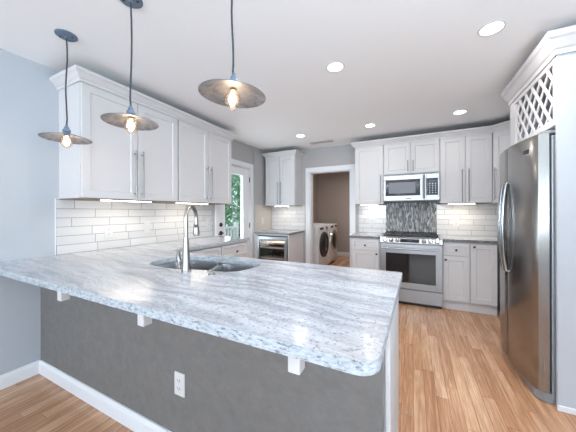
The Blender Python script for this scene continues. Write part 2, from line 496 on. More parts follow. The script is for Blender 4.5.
# laundry casing, door casing, ceiling bits
def casing(n, parts):
    m = MB()
    for p in parts: m.box(*p)
    struct('trim_%d' % n, m, 'trim', 0.004)
casing(1, [(OX0-.086, OX0, B-.02, B, 0, OZ), (OX1, OX1+.09, B-.02, B, 0, OZ), (OX0-.086, OX1+.09, B-.02, B, OZ, OZ+.09),
           (OX0, OX0+.015, B, B+.12, 0, OZ), (OX1-.015, OX1, B, B+.12, 0, OZ), (OX0, OX1, B, B+.12, OZ-.015, OZ)])
casing(2, [(XN, XN+.018, DY0-.08, DY0, 0, DZ), (XN, XN+.018, DY1, DY1+.09, 0, DZ), (XN, XN+.018, DY0-.08, DY1+.09, DZ, DZ+.085),
           (-.13, XN, DY0, DY0+.012, 0, DZ), (-.13, XN, DY1-.012, DY1, 0, DZ), (-.13, XN, DY0, DY1, DZ-.012, DZ), (-.13, XN, DY0, DY1, 0, 0.012)])

# exterior glass door
GY0, GY1 = 3.075, 3.585
dr = MB()
X0, X1 = -0.015, 0.03
dr.box(X0, X1, DY0+.014, GY0, .015, DZ-.014); dr.box(X0, X1, GY1, DY1-.014, .015, DZ-.014)
dr.box(X0, X1, GY0, GY1, .015, .28); dr.box(X0, X1, GY0, GY1, 1.92, DZ-.014)
for a, b, c, d in ((GY0, GY0+.02, .28, 1.92), (GY1-.02, GY1, .28, 1.92), (GY0, GY1, .28, .30), (GY0, GY1, 1.90, 1.92)):
    dr.box(X0-.006, X1+.006, a, b, c, d)
door = struct('door_1', dr, 'trim', 0.003)
obj('door_pane', MB().box(.004, .010, GY0+.015, GY1-.015, .295, 1.905), 'glass', door)
obj('deadbolt', MB().lathe([(.0, 0), (.032, 0), (.032, .012), (.024, .02), (.010, .022), (.010, .03), (0, .03)], (.03, 3.0, 1.075), 24, 'x', False), 'bronze', door, smooth=True)
kn = MB().lathe([(.0, 0), (.033, 0), (.033, .010), (.014, .014), (.012, .05), (0, .05)], (.03, 3.0, .945), 24, 'x', False)
kn.tube([(.075, 3.0, .945), (.08, 2.97, .943), (.08, 2.90, .938)], [.011, .010, .009], 12)
obj('door_handle', kn, 'bronze', door, smooth=True)
for z in (1.84, 1.03, .22):
    obj('hinge', MB().tube([(XN-.005, DY1-.008, z-.045), (XN-.005, DY1-.008, z+.045)], .008, 10), 'bronze', door)

# ------------------------------------------------------------------ backsplashes
t = MB(); t.box(0.001, 0.008, 1.027, 2.848, .914, 1.385)
tag(obj('tile_backsplash', t, 'tile_side'), 'white subway tile backsplash on the left wall behind the sink run', 'backsplash')
t = MB(); t.box(0.0, 0.004, 1.018, 1.026, .914, 1.385)
tag(obj('tile_edge_strip', t, 'trim'), 'thin edge strip finishing the left end of the sink side backsplash', 'trim strip')
t = MB(); t.box(XN2+.001, XN2+.008, 3.845, B-.001, .914, 1.40)
tag(obj('splash_panel', t, 'splash'), 'plain beige side splash panel carrying the switch, between glass door and wine cooler corner', 'backsplash')
t = MB(); t.box(XN2+.009, 0.82, B-.008, B-.001, .914, 1.385)
tag(obj('tile_backsplash', t, 'tile_back'), 'small white tile backsplash behind the wine cooler counter', 'backsplash')
t = MB(); t.box(1.83, 2.262, B-.008, B-.001, .914, 1.385)
tag(obj('tile_backsplash', t, 'tile_back'), 'narrow white tile backsplash left of the range mosaic', 'backsplash')
t = MB(); t.box(2.990, XR-.009, B-.008, B-.001, .914, 1.385)
tag(obj('tile_backsplash', t, 'tile_back'), 'wide white tile backsplash right of the range mosaic', 'backsplash')
t = MB(); t.box(XR-.008, XR-.001, 3.07, B-.008, .914, 1.385)
tag(obj('tile_backsplash', t, 'tile_side'), 'white tile backsplash on the right wall in the corner behind the refrigerator', 'backsplash')
t = MB(); t.box(2.264, 2.988, B-.011, B-.001, .90, 1.412)
tag(obj('mosaic_backsplash', t, 'mosaic'), 'grey vertical glass mosaic panel on the wall above the range', 'backsplash')

# ================================================================== CABINETS (local: x = width, front faces -y, back at y = 0, z from the base)
def pull(parent, x, z0, z1, yf, horizontal=False):
    p = MB(); y = yf-.032
    if horizontal:
        p.tube([(z0, y, x), (z1, y, x)], .006, 10)
        for q in (z0+.03, z1-.03): p.tube([(q, y, x), (q, yf, x)], .005, 8)
    else:
        p.tube([(x, y, z0), (x, y, z1)], .006, 10)
        for q in (z0+.035, z1-.035): p.tube([(x, y, q), (x, yf, q)], .005, 8)
    obj('handle', p, 'steel_pull', parent, smooth=True)
def knob(parent, x, z, yf):
    k = MB().lathe([(.005, 0), (.005, -.014), (.013, -.018), (.014, -.024), (.010, -.028), (0.001, -.029)], (x, yf, z), 16, 'y')
    obj('knob', k, 'bronze', parent, smooth=True)
def cabinet(name, label, cat, loc, rz, w, d, z0, z1, fronts, toe=0, group=None, under=True, st=0.058):
    """fronts: (kind, x0, x1, z0, z1, hardware) in local coordinates, z measured from the floor"""
    t = thing(name, label, cat, (loc[0], loc[1], z0), rz, group)
    b = MB(); yb = -(d-.021)
    if toe:
        b.box(0, w, yb+.018, -.001, 0, toe)
        b.box(0, w, yb, -.001, toe, z1-z0)
    else:
        b.box(0, w, yb, -.001, 0.006 if under else 0, z1-z0)
    obj('body', b, 'cabinet', t)
    if under and not toe:
        obj('bottom_panel', MB().box(0.0, w, yb, -.001, 0.0, 0.006), 'underside', t)
    for kind, x0, x1, a, c, hw in fronts:
        g = .003
        f_ = MB(); a -= z0; c -= z0
        f_.shaker(x0+g, x1-g, a+g, c-g, -d, .0195, st if (c-a) > .2 else .036)
        o = obj(kind, f_, 'cabinet', t)
        if hw:
            if hw[0] == 'pull': pull(o, hw[1], hw[2]-z0, hw[3]-z0, -d)
            elif hw[0] == 'knob': knob(o, hw[1], hw[2]-z0, -d)
    return t

HB, HT = 1.378, 2.30     # bottom and top of the wall cabinets
DT = 2.288               # top of the doors
LZ = R(90)
def upair(w): return [('door', .004, w/2, HB+.004, DT, ('pull', w/2-.035, 1.405, 1.84)), ('door', w/2, w-.004, HB+.004, DT, ('pull', w/2+.035, 1.405, 1.84))]
cabinet('wall_cabinet', 'white double door wall cabinet on the left wall, nearest the camera, with long pulls', 'cabinet', (0, 1.046), LZ, .908, .35, HB, HT, upair(.908), group=None)
cabinet('wall_cabinet', 'white double door wall cabinet on the left wall, beside the glass door', 'cabinet', (0, 1.956), LZ, .914, .35, HB, HT, upair(.914))
cabinet('wall_cabinet', 'narrow white double door wall cabinet in the far corner above the wine cooler', 'cabinet', (.138, B), 0, .618, .33, HB, HT,
        [('door', .003, .309, HB+.004, DT, ('pull', .309-.033, 1.41, 1.82)), ('door', .309, .615, HB+.004, DT, ('pull', .309+.033, 1.41, 1.82))])
cabinet('wall_cabinet', 'white single door wall cabinet between the laundry doorway and the microwave', 'cabinet', (1.824, B), 0, .436, .33, HB, HT,
        [('door', .003, .433, HB+.004, DT, ('pull', .395, 1.40, 1.83))])
cabinet('wall_cabinet', 'short white two door wall cabinet directly above the microwave', 'cabinet', (2.262, B), 0, .74, .33, 1.825, HT,
        [('door', .003, .37, 1.828, DT, ('pull', .335, 1.86, 2.02)), ('door', .37, .737, 1.828, DT, ('pull', .405, 1.86, 2.02))], under=False)
cabinet('wall_cabinet', 'white double door wall cabinet right of the microwave', 'cabinet', (3.004, B), 0, .592, .33, HB, HT,
        [('door', .003, .296, HB+.004, DT, ('pull', .258, 1.395, 1.84)), ('door', .296, .589, HB+.004, DT, ('pull', .333, 1.395, 1.84))])
# diagonal corner wall cabinet
t = thing('corner_wall_cabinet', 'angled white corner wall cabinet above the top left of the refrigerator', 'cabinet', (3.60, B-.33, HB), R(-45))
dg = .27*math.sqrt(2)
def toloc(x, y):
    p = Vector((x-3.60, y-(B-.33))); c, s = math.cos(R(45)), math.sin(R(45))
    return (p.x*c-p.y*s, p.x*s+p.y*c)
poly = [toloc(*p) for p in ((3.60, B-.33+.02), (3.614, B-.33+.006), (3.876-.0, B-.33-.256), (XR-.01, 3.85+.008), (XR-.01, B-.002), (3.60, B-.002))]
obj('body', MB().prism(poly, 0.0, HT-HB), 'cabinet', t)
d_ = obj('door', MB().shaker(.004, dg-.004, .004, DT-HB, -.002, .019), 'cabinet', t)
pull(d_, .04, .035, .455, -.002)
cabinet('wall_cabinet', 'white wall cabinet on the right wall in the corner behind the refrigerator', 'cabinet', (XR-.002, 3.848), R(-90), .77, .33, HB, HT,
        [('door', .003, .385, HB+.004, DT, ('pull', .35, 1.40, 1.83)), ('door', .385, .767, HB+.004, DT, ('pull', .42, 1.40, 1.83))])

# crown mouldings
CR = [(0, 2.285), (0.010, 2.285), (0.012, 2.305), (0.022, 2.312), (0.042, 2.340), (0.056, 2.350), (0.058, 2.371), (0, 2.371)]
def crown(path, side, label):
    m = MB(); m.sweep(path, CR, side)
    tag(obj('crown_molding', m, 'cabinet'), label, 'crown molding')
crown([(0, 1.044), (.352, 1.044), (.352, 2.872), (.052, 2.872)], -1, 'white crown molding along the top of the two left wall cabinets')
crown([(.150, B), (.150, B-.332), (.758, B-.332), (.758, B)], -1, 'white crown molding on top of the far corner cabinet over the wine cooler')
crown([(1.822, B), (1.822, B-.332), (3.601, B-.332), (3.876, B-.607), (3.876, 3.08)], -1, 'white crown molding along the cabinets over the range, bending at the corner cabinet')

# base cabinets
CT = .874
def base(label, loc, rz, w, fronts, d=.63):
    return cabinet('base_cabinet', label, 'cabinet', loc, rz, w, d, 0, CT, fronts, toe=.115)
DB, DRB, DRT = .12, .70, .862
base('white base cabinet with a drawer over a door, between laundry doorway and range', (1.826, B), 0, .412,
     [('drawer', .012, .40, DRB, DRT, ('knob', .206, .775)), ('door', .012, .40, DB, DRB, ('knob', .365, .655))])
base('white base cabinet with a drawer over a door, just right of the range', (3.006, B), 0, .294,
     [('drawer', .004, .290, DRB, DRT, ('knob', .147, .775)), ('door', .004, .290, DB, DRB, ('knob', .035, .645))])
base('white base cabinet with one full height door, beside the refrigerator', (3.302, B), 0, .274,
     [('door', .002, .270, DB, DRT, ('knob', .04, .825))])
base('white base cabinet in the right hand corner behind the refrigerator', (XR-.002, B-.002), R(-90), 1.38,
     [('door', .66, 1.01, DB, DRT, ('knob', .98, .80)), ('door', 1.01, 1.372, DB, DRT, ('knob', 1.05, .80))])
base('white base cabinet of the sink run whose drawer shows next to the glass door', (0.06, 2.334), LZ, .53,
     [('drawer', .004, .526, DRB, DRT, ('knob', .28, .765)), ('door', .004, .265, DB, DRB, ('knob', .235, .645)), ('door', .265, .526, DB, DRB, ('knob', .30, .645))], d=.565)
base('white base cabinet of the sink run, between the peninsula and the drawer unit', (0.06, 1.62), LZ, .712,
     [('drawer', .06, .708, DRB, DRT, ('knob', .38, .765)), ('door', .06, .384, DB, DRB, ('knob', .35, .645)), ('door', .384, .708, DB, DRB, ('knob', .42, .645))], d=.565)
base('white peninsula base cabinet in the left corner by the tiled wall', (0.72, .972), R(180), .66, [], d=.60)
# sink base is an open carcass so that the bowls hang inside
t = thing('sink_base_cabinet', 'white peninsula base cabinet under the sink, doors facing the range', 'cabinet', (0.72, .972, 0))
b = MB(); b.box(0, .018, 0, .579, .115, CT); b.box(1.10-.018, 1.10, 0, .579, .115, CT); b.box(0, 1.10, 0, .012, .115, CT); b.box(0, 1.10, 0, .579, .115, .133); b.box(0, 1.10, .0, .52, 0, .115); b.box(0.018, 1.082, .561, .579, .69, CT)
obj('body', b, 'cabinet', t)
for x0, x1, kx in ((.004, .55, .51), (.55, 1.096, .59)):
    s_ = MB().shaker(x0+.002, x1-.002, DB, DRT, -.60, .0195); s_.rot(Matrix.Rotation(PI, 4, 'Z')); s_.rot(Matrix.Translation((1.10, 0, 0)))
    o = obj('door', s_, 'cabinet', t)
    k_ = MB().lathe([(.005, 0), (.005, .014), (.013, .018), (.014, .024), (.010, .028), (.001, .029)], (1.10-kx, .60, .64), 16, 'y')
    obj('knob', k_, 'bronze', o, smooth=True)
base('white peninsula base cabinet at the open end of the counter', (2.564, .972), R(180), .742,
     [('drawer', .004, .738, DRB, DRT, ('knob', .37, .775)), ('door', .004, .37, DB, DRB, ('knob', .345, .645)), ('door', .37, .738, DB, DRB, ('knob', .415, .645))], d=.60)
e = MB(); e.prism([(PXE+.004, .972), (PXE+.022, .972), (PXE+.022, 1.572), (PXE+.004, 1.572)], .115, CT).box(PXE+.004, PXE+.022, .985, 1.52, 0, .115)
tag(obj('end_panel', e, 'cabinet', bevel=.002), 'white vertical panel closing the open end of the peninsula', 'panel')

# wine cooler cabinet
t = thing('cooler_cabinet', 'white cabinet surround with side panel holding the wine cooler', 'cabinet', (XN2+.002, B, 0))
b = MB(); W = .785-XN2-.002
b.box(W-.02, W, -.635, -.002, 0, CT); b.box(0, .062, -.635, -.002, 0, CT); b.box(.062, W-.02, -.10, -.002, 0, CT); b.box(.062, W-.02, -.60, -.10, .85, CT)
obj('body', b, 'cabinet', t, bevel=.0015)
t = thing('wine_cooler', 'stainless framed wine cooler with glass door under the far corner counter', 'wine cooler', (.157, B-.11, 0))
cw = .604
b = MB(); b.box(0, .02, -.48, -.001, .02, .845); b.box(cw-.02, cw, -.48, -.001, .02, .845); b.box(.02, cw-.02, -.02, -.001, .02, .845); b.box(.02, cw-.02, -.48, -.02, .02, .10); b.box(.02, cw-.02, -.48, -.02, .82, .845)
obj('body', b, 'black', t)
dr = MB(); y0, y1 = -.545, -.50
dr.box(0.003, .045, y0, y1, .11, .835); dr.box(cw-.045, cw-.003, y0, y1, .11, .835); dr.box(.045, cw-.045, y0, y1, .11, .155); dr.box(.045, cw-.045, y0, y1, .785, .835)
dd = obj('door', dr, 'steel', t, bevel=.002)
obj('door_pane', MB().box(.045, cw-.045, -.53, -.522, .155, .785), 'cooler_glass', dd)
obj('handle', MB().tube([(.58, -.585, .25), (.58, -.585, .76)], .009, 12).tube([(.58, -.585, .29), (.58, -.545, .29)], .006, 8).tube([(.58, -.585, .72), (.58, -.545, .72)], .006, 8), 'steel', dd, smooth=True)
obj('kick_grille', MB().box(.01, cw-.01, -.50, -.482, .02, .10), 'black', t)
for z in (.715, .635, .45, .27):
    obj('shelf', MB().box(.03, cw-.03, -.47, -.03, z-.006, z).box(.03, cw-.03, -.485, -.47, z-.014, z+.014), 'wood_shelf', t)
light('cooler_lamp', 'AREA', (.45, B-.11-.30, .80), 1.8, (1, .95, .9), (0, 0, 0), .4)  # unseen lamp added inside the cooler so the shelves show
bt = None
for zi, z in enumerate((.635, .45, .27)):
    for xi in range(4):
        c = (.157+.10+xi*.133, B-.11-.05, z+.0372)
        label = 'dark wine bottle lying in the wine cooler, %s shelf' % ['upper', 'middle', 'lower'][zi]
        if bt is None:
            bt = MB().lathe([(.001, 0), (.030, -.002), (.036, -.012), (.036, -.19), (.028, -.225), (.014, -.25), (.013, -.315), (.015, -.318), (.015, -.33), (.001, -.331)], (0, 0, 0), 16, 'y')
            o = obj('wine_bottle', bt, 'bottle', smooth=True, loc=c)
        else:
            o = o.copy(); COL.objects.link(o); o.location = c
        tag(o, label, 'bottle', 'wine bottles on the %s shelf of the cooler' % ['upper', 'middle', 'lower'][zi])

# ================================================================== COUNTERTOPS
def arc(cx, cy, r, a0, a1, n=8):
    return [(cx+r*math.cos(R(a0+(a1-a0)*i/n)), cy+r*math.sin(R(a0+(a1-a0)*i/n))) for i in range(n+1)]
def catmull(pts, k=6):
    out = []; n = len(pts)
    for i in range(n):
        p0, p1, p2, p3 = [Vector(pts[(i+j-1) % n]) for j in range(4)]
        for s in range(k):
            t_ = s/k
            q = 0.5*((2*p1)+(-p0+p2)*t_+(2*p0-5*p1+4*p2-p3)*t_*t_+(-p0+3*p1-3*p2+p3)*t_**3)
            out.append((q.x, q.y))
    return out
SINK = catmull([(.965, 1.31), (.985, 1.20), (1.05, 1.125), (1.18, 1.098), (1.32, 1.097), (1.41, 1.125), (1.50, 1.150), (1.64, 1.168), (1.72, 1.215), (1.748, 1.31), (1.745, 1.42), (1.69, 1.485), (1.52, 1.505), (1.35, 1.510), (1.18, 1.505), (1.06, 1.475), (.985, 1.41)], 4)
def slab(name, outer, hole, z0, z1, mat, label, bevel=.007):
    bm = bmesh.new(); edges = []
    for loop in ([outer] + ([hole] if hole else [])):
        vs = [bm.verts.new((x, y, z0)) for x, y in loop]
        edges += [bm.edges.new((vs[i], vs[(i+1) % len(vs)])) for i in range(len(vs))]
    res = bmesh.ops.triangle_fill(bm, use_beauty=True, edges=edges)
    faces = [g for g in bm.faces]
    ext = bmesh.ops.extrude_face_region(bm, geom=faces)
    bmesh.ops.translate(bm, vec=(0, 0, z1-z0), verts=[g for g in ext['geom'] if isinstance(g, bmesh.types.BMVert)])
    m = MB(); m.bm.free(); m.bm = bm
    o = obj(name, m, mat, bevel=bevel, seg=3, smooth=True)
    tag(o, label, 'countertop')
    return o
XE = 2.603; YN = .612; YFAR = 1.611
outer = [(0.0, YN)] + arc(XE-.018-.055, YN+.055-.004, .055, -92, -1, 10) + arc(XE-.012, YFAR-.012, .012, 0, 90, 3) + [(.645, YFAR), (.645, 2.875), (.073, 2.875), (.073, 2.84), (.009, 2.84), (.009, 1.026), (0.0, 1.026)]
slab('countertop', outer, SINK, .879, .914, 'granite', 'large streaked grey granite peninsula countertop with the sink, running into the left wall run')
slab('countertop', [(XN2+.009, B-.009), (XN2+.009, B-.66), (.812, B-.66), (.812, B-.009)], None, .879, .914, 'granite_dark', 'small granite countertop above the wine cooler in the far corner', .005)
slab('countertop', [(1.80, B-.009), (1.80, B-.655), (2.236, B-.655), (2.236, B-.009)], None, .879, .914, 'granite_dark', 'short granite countertop between the laundry doorway and the range', .005)
slab('countertop', [(3.006, B-.009), (3.006, B-.655), (3.575, B-.655), (3.575, 3.075), (XR-.009, 3.075), (XR-.009, B-.009)], None, .879, .914, 'granite_dark', 'granite countertop right of the range, turning the corner behind the refrigerator', .005)

# counter support brackets under the overhang
brk = None
for i, (x, lab) in enumerate(((.965, 'white wooden bracket under the counter overhang, nearest the left wall'), (1.645, 'white wooden bracket under the middle of the counter overhang, left of the outlet'), (2.345, 'white wooden bracket under the counter overhang, nearest the rounded counter corner'))):
    t = thing('counter_bracket', lab, 'bracket', (x, .665, .795), 0, 'counter support brackets')
    obj('end_block', MB().box(-.020, .020, 0, .042, 0, .081), 'cabinet', t, bevel=.004)
    obj('support_bar', MB().box(-.018, .018, .042, .262, .072, .081), 'cabinet', t, bevel=.001)

# ------------------------------------------------------------------ sink
def shrink(poly, d):
    n = len(poly); c = Vector((sum(p[0] for p in poly)/n, sum(p[1] for p in poly)/n)); out = []
    for i in range(n):
        a, b_, c_ = Vector(poly[i-1]), Vector(poly[i]), Vector(poly[(i+1) % n])
        t_ = (c_-a).normalized(); nn = Vector((-t_.y, t_.x))
        if nn.dot(c-b_) < 0: nn = -nn
        q = b_+nn*d; out.append((q.x, q.y))
    return out
t = thing('sink', 'stainless steel double bowl undermount sink in the peninsula counter', 'sink', (1.34, 1.3, .66))
def bowl(pts, name, depth):
    m = MB(); pl = catmull(pts, 5); T = Vector((1.34, 1.3, .66))
    rings = []
    for d, z in ((-.016, .8755), (-.004, .8755), (0, .872), (.004, .84), (.010, .70), (.022, .875-depth+.012), (.045, .875-depth)):
        rings.append([(x-T.x, y-T.y, z-T.z) for x, y in shrink(pl, d)])
    m.rings(rings, False, True)
    o = obj(name, m, 'sink_steel', t, smooth=True)
    s_ = o.modifiers.new('solid', 'SOLIDIFY'); s_.thickness = .0015
    cx = sum(p[0] for p in pl)/len(pl)-T.x; cy = sum(p[1] for p in pl)/len(pl)-T.y
    dz = .875-depth-T.z
    obj('drain', MB().lathe([(.043, dz+.001), (.043, dz+.004), (.034, dz+.005), (.030, dz+.0035), (.001, dz+.0035)], (cx, cy, 0), 24, 'z', True), 'chrome', o, smooth=True)
bowl([(.968, 1.31), (.988, 1.205), (1.055, 1.130), (1.18, 1.103), (1.32, 1.102), (1.375, 1.112), (1.43, 1.16), (1.425, 1.25), (1.39, 1.36), (1.34, 1.455), (1.29, 1.497), (1.18, 1.500), (1.062, 1.470), (.988, 1.40)], 'large_bowl', .20)
bowl([(1.475, 1.19), (1.52, 1.160), (1.64, 1.175), (1.715, 1.22), (1.741, 1.31), (1.738, 1.41), (1.685, 1.478), (1.52, 1.50), (1.42, 1.50), (1.385, 1.470), (1.42, 1.37), (1.455, 1.27)], 'small_bowl', .17)

# faucet
FX, FY = 1.447, 1.078
t = thing('kitchen_faucet', 'tall arched brushed nickel pull down faucet standing at the sink', 'faucet', (FX, FY, .9145))
obj('base', MB().lathe([(.0, 0), (.030, 0), (.030, .006), (.026, .010), (.024, .05), (.021, .11), (.0165, .17), (.015, .20), (0, .20)], (0, 0, 0), 28, 'z', False), 'nickel', t, smooth=True)
dirv = Vector((-.42, .91)).normalized(); pts = []; rr = .078
for i in range(5): pts.append((0, 0, .19+.122*i/4))
for i in range(1, 19):
    a = PI-PI*i/18*1.02
    pts.append((dirv.x*(rr+rr*math.cos(a)), dirv.y*(rr+rr*math.cos(a)), .312+rr*math.sin(a)))
obj('spout', MB().tube(pts, .0125, 16), 'nickel', t, smooth=True)
e = Vector(pts[-1]); 
hd = obj('spray_head', MB().tube([e+Vector((0, 0, .004)), e+Vector((0, 0, -.03)), e+Vector((.0, .001, -.085)), e+Vector((.0, .002, -.105))], [.0135, .015, .022, .021], 16), 'nickel', t, smooth=True)
obj('spray_button', MB().tube([e+Vector((.010, -.012, -.035)), e+Vector((.012, -.016, -.055))], .008, 10), 'rubber', hd)
obj('spray_face', MB().tube([e+Vector((.0, .002, -.1051)), e+Vector((.0, .002, -.109))], .015, 16), 'rubber', hd)
hn = MB().tube([(-.015, 0, .055), (-.05, 0, .055)], .012, 14)
hn.tube([(-.052, 0, .05), (-.060, -.004, .075), (-.058, -.006, .112), (-.046, -.004, .122)], [.014, .013, .011, .009], 12)
hn.tube([(-.056, 0, .056), (-.058, -.002, .035), (-.052, -.002, .018)], [.011, .009, .007], 10)
obj('lever_handle', hn, 'nickel', t, smooth=True)
b = MB().lathe([(0, 0), (.022, 0), (.022, .004), (.016, .007), (.012, .008), (.012, .011), (0, .0115)], (1.635, 1.092, .9145), 24, 'z', False)
tag(obj('disposal_button', b, 'nickel', smooth=True), 'small round metal disposal air button on the counter right of the faucet', 'button')

# ================================================================== RANGE
t = thing('gas_range', 'stainless steel slide-in gas range with glass oven door and front knobs', 'range', (2.246, B-.012, 0))
W = .756; D = .665
b = MB(); b.box(0.004, W-.004, -.63, -.001, .03, .895)
for x in (.04, W-.07):
    for y in (-.60, -.08): b.box(x, x+.03, y, y+.03, 0, .03)
obj('body', b, 'steel', t, bevel=.002)
obj('cooktop', MB().box(-.004, W+.004, -.648, -.004, .896, .918), 'steel', t, bevel=.004)
obj('cooktop_surface', MB().box(.025, W-.025, -.60, -.03, .918, .921), 'black', t)
# burners and grates
for i in range(3):
    x0 = .035+i*.229; x1 = x0+.225
    g = MB(); z0, z1 = .938, .952
    for y in (-.585, -.055): g.box(x0, x1, y-.006, y+.006, z0, z1)
    for x in (x0+.006, (x0+x1)/2, x1-.006): g.box(x-.006, x+.006, -.585, -.055, z0, z1)
    for y in (-.44, -.32, -.20): g.box(x0, x1, y-.005, y+.005, z0, z1)
    for x in (x0+.01, x1-.01):
        for y in (-.58, -.06): g.box(x-.007, x+.007, y-.007, y+.007, .921, z0)
    obj('grate', g, 'black', t, bevel=.0015)
for x, y, r in ((.15, -.45, .045), (.15, -.19, .035), (.378, -.32, .05), (.606, -.45, .038), (.606, -.19, .045)):
    obj('burner', MB().lathe([(.001, .921), (r, .921), (r, .930), (r*.8, .936), (r*.75, .937), (.001, .937)], (x, y, 0), 24), 'black', t, smooth=True)
# slanted control panel
cp = MB(); cp.rings([[(x, y, z) for y, z in ((-.63, .895), (-.648, .915), (-.672, .905), (-.700, .842), (-.69, .832), (-.63, .832))] for x in (-.003, W+.003)])
cpo = obj('control_panel', cp, 'steel', t, bevel=.003)
nrm = Vector((0, -.063, .028)).normalized()     # outward normal of the slanted face
cen = Vector((0, -.686, .8735)); tilt = math.atan2(.028, .063)
def slanted(mb, x): 
    mb.rot(Matrix.Translation((x, cen.y, cen.z)) @ Matrix.Rotation(-tilt, 4, 'X')); return mb
obj('display', slanted(MB().box(-.115, .115, -.002, .004, -.024, .024), .375), 'black_gloss', cpo)
obj('display_digits', slanted(MB().box(-.03, .03, -.003, -.002, -.008, .008), .375), 'display', cpo)
for x in (.068, .146, .224, .546, .620, .694):
    k_ = slanted(MB().lathe([(.001, .004), (.029, .004), (.029, -.003), (.023, -.006), (.021, -.030), (.018, -.034), (.001, -.034)], (0, 0, 0), 24, 'y'), x)
    ko = obj('knob', k_, 'grey_plastic', cpo, smooth=True)
    obj('knob_grip', slanted(MB().box(-.005, .005, -.040, -.030, -.020, .020), x), 'chrome', ko, bevel=.001)
# oven door
yd = -.678
od = MB(); z0, z1 = .225, .822
od.box(.002, .075, yd, -.632, z0, z1); od.box(W-.075, W-.002, yd, -.632, z0, z1); od.box(.075, W-.075, yd, -.632, z0, .305); od.box(.075, W-.075, yd, -.632, .705, z1)
odo = obj('oven_door', od, 'steel', t, bevel=.003)
obj('oven_window', MB().box(.075, W-.075, -.672, -.664, .305, .705), 'black_gloss', odo)
obj('door_trim', MB().box(.055, W-.055, yd-.003, yd+.001, .700, .709).box(.055, W-.055, yd-.003, yd+.001, .288, .305).box(.055, .075, yd-.003, yd+.001, .305, .70).box(W-.075, W-.055, yd-.003, yd+.001, .305, .70), 'steel', odo)
hb_ = MB().tube([(.03, yd-.045, .765), (W-.03, yd-.045, .765)], .013, 14)
for x in (.045, W-.045): hb_.tube([(x, yd-.045, .765), (x, yd, .772)], .010, 10)
obj('door_handle', hb_, 'steel', odo, smooth=True)
dw = obj('storage_drawer', MB().box(.002, W-.002, yd, -.632, .045, .212), 'steel', t, bevel=.003)
obj('kick_panel', MB().box(.01, W-.01, -.64, -.62, .0, .043), 'black', t)

# ================================================================== MICROWAVE
t = thing('microwave', 'stainless over the range microwave with dark window and keypad', 'microwave', (2.266, B, 1.415))
W = .728; Hh = .395
obj('body', MB().box(0, W, -.375, -.002, 0.008, Hh+.004), 'grey_plastic', t, bevel=.002)
obj('bottom_vent', MB().box(.01, W-.01, -.39, -.01, 0, .008), 'black', t)
fr = MB()
fr.box(0, W, -.40, -.376, Hh-.075, Hh); fr.box(0, W, -.40, -.376, .015, .085); fr.box(0, .03, -.40, -.376, .085, Hh-.075); fr.box(W-.02, W, -.40, -.376, .085, Hh-.075); fr.box(.49, .565, -.40, -.376, .085, Hh-.075)
fo = obj('front_frame', fr, 'steel', t, bevel=.002)
obj('vent_slot', MB().box(.01, W-.01, -.401, -.399, Hh-.012, Hh-.004), 'black', fo)
wn = obj('door_window', MB().box(.03, .49, -.398, -.378, .085, Hh-.075), 'black_gloss', t)
obj('window_screen', MB().box(.075, .43, -.399, -.398, .12, Hh-.115), 'screen', wn)
obj('door_seam', MB().box(.5695, .5725, -.4008, -.399, .012, Hh-.015), 'black', t)
kp = obj('keypad', MB().box(.58, W-.02, -.402, -.378, .085, Hh-.075), 'black_gloss', t)
kk = MB()
for r_ in range(6):
    for c_ in range(3): kk.box(.60+c_*.036, .616+c_*.036, -.4028, -.402, .11+r_*.026, .119+r_*.026)
obj('keys', kk, 'keys', kp)
obj('display', MB().box(.60, .69, -.4028, -.402, .272, .295), 'display', kp)
hm = MB().tube([(.535, -.440, .035), (.535, -.440, Hh-.03)], .013, 14)
for z in (.06, Hh-.055): hm.tube([(.535, -.440, z), (.535, -.40, z)], .010, 10)
obj('handle', hm, 'grey_metal', t, smooth=True)
obj('badge', MB().box(.305, .375, -.402, -.40, .035, .048), 'black', fo)

# ================================================================== REFRIGERATOR (local: x towards the camera side = -world y, front faces world -x)
FW = .80
t = thing('refrigerator', 'tall stainless steel refrigerator with two curved doors and bowed handles', 'refrigerator', (XR-.03, 3.04, 0), R(-90))
Xl = XR-.03
dF = lambda wx: -(Xl-wx)       # local y of a world x
obj('body', MB().box(.004, FW-.004, dF(3.475), -.002, .03, 1.765), 'fridge_side', t, bevel=.004)
def frontx(u): return 3.403-.055*(1-((u-FW/2)/(FW/2))**2)
def fdoor(u0, u1):
    m = MB(); n = 14; poly = []
    for i in range(n+1):
        u = u0+(u1-u0)*i/n; poly.append((u, dF(frontx(u))))
    e = .006
    poly[0] = (u0+e*.3, poly[0][1]+.006); poly[-1] = (u1-e*.3, poly[-1][1]+.006)
    poly += [(u1, dF(3.462)), (u0, dF(3.462))]
    rings = []
    for z, ins in ((.072, .004), (.078, 0), (1.772, 0), (1.780, .004)):
        rings.append([(x, min(y+ins, dF(3.462)), z) for x, y in poly])
    m.rings(rings); return m
d1 = obj('door', fdoor(0.002, .387), 'fridge_steel', t, smooth=True); d1['label'] = 'far narrow stainless door'
d2 = obj('door', fdoor(.393, FW-.002), 'fridge_steel', t, smooth=True); d2['label'] = 'near wide stainless door'
obj('door_gasket', MB().box(.012, FW-.012, dF(3.462), dF(3.475), .08, 1.76), 'rubber', t)
for dd_, u in ((d1, .350), (d2, .430)):
    pts = []
    for i in range(17):
        f_ = i/16; z = .79+f_*.70
        out = .012+.026*math.sin(PI*f_)**.8
        pts.append((u, dF(frontx(u))-out, z))
    h_ = MB().tube(pts, [.012+.003*math.sin(PI*i/16) for i in range(17)], 14)
    h_.tube([pts[0], (u, dF(frontx(u))+.004, .785)], .013, 12); h_.tube([pts[-1], (u, dF(frontx(u))+.004, 1.495)], .013, 12)
    obj('handle', h_, 'handle_steel', dd_, smooth=True)
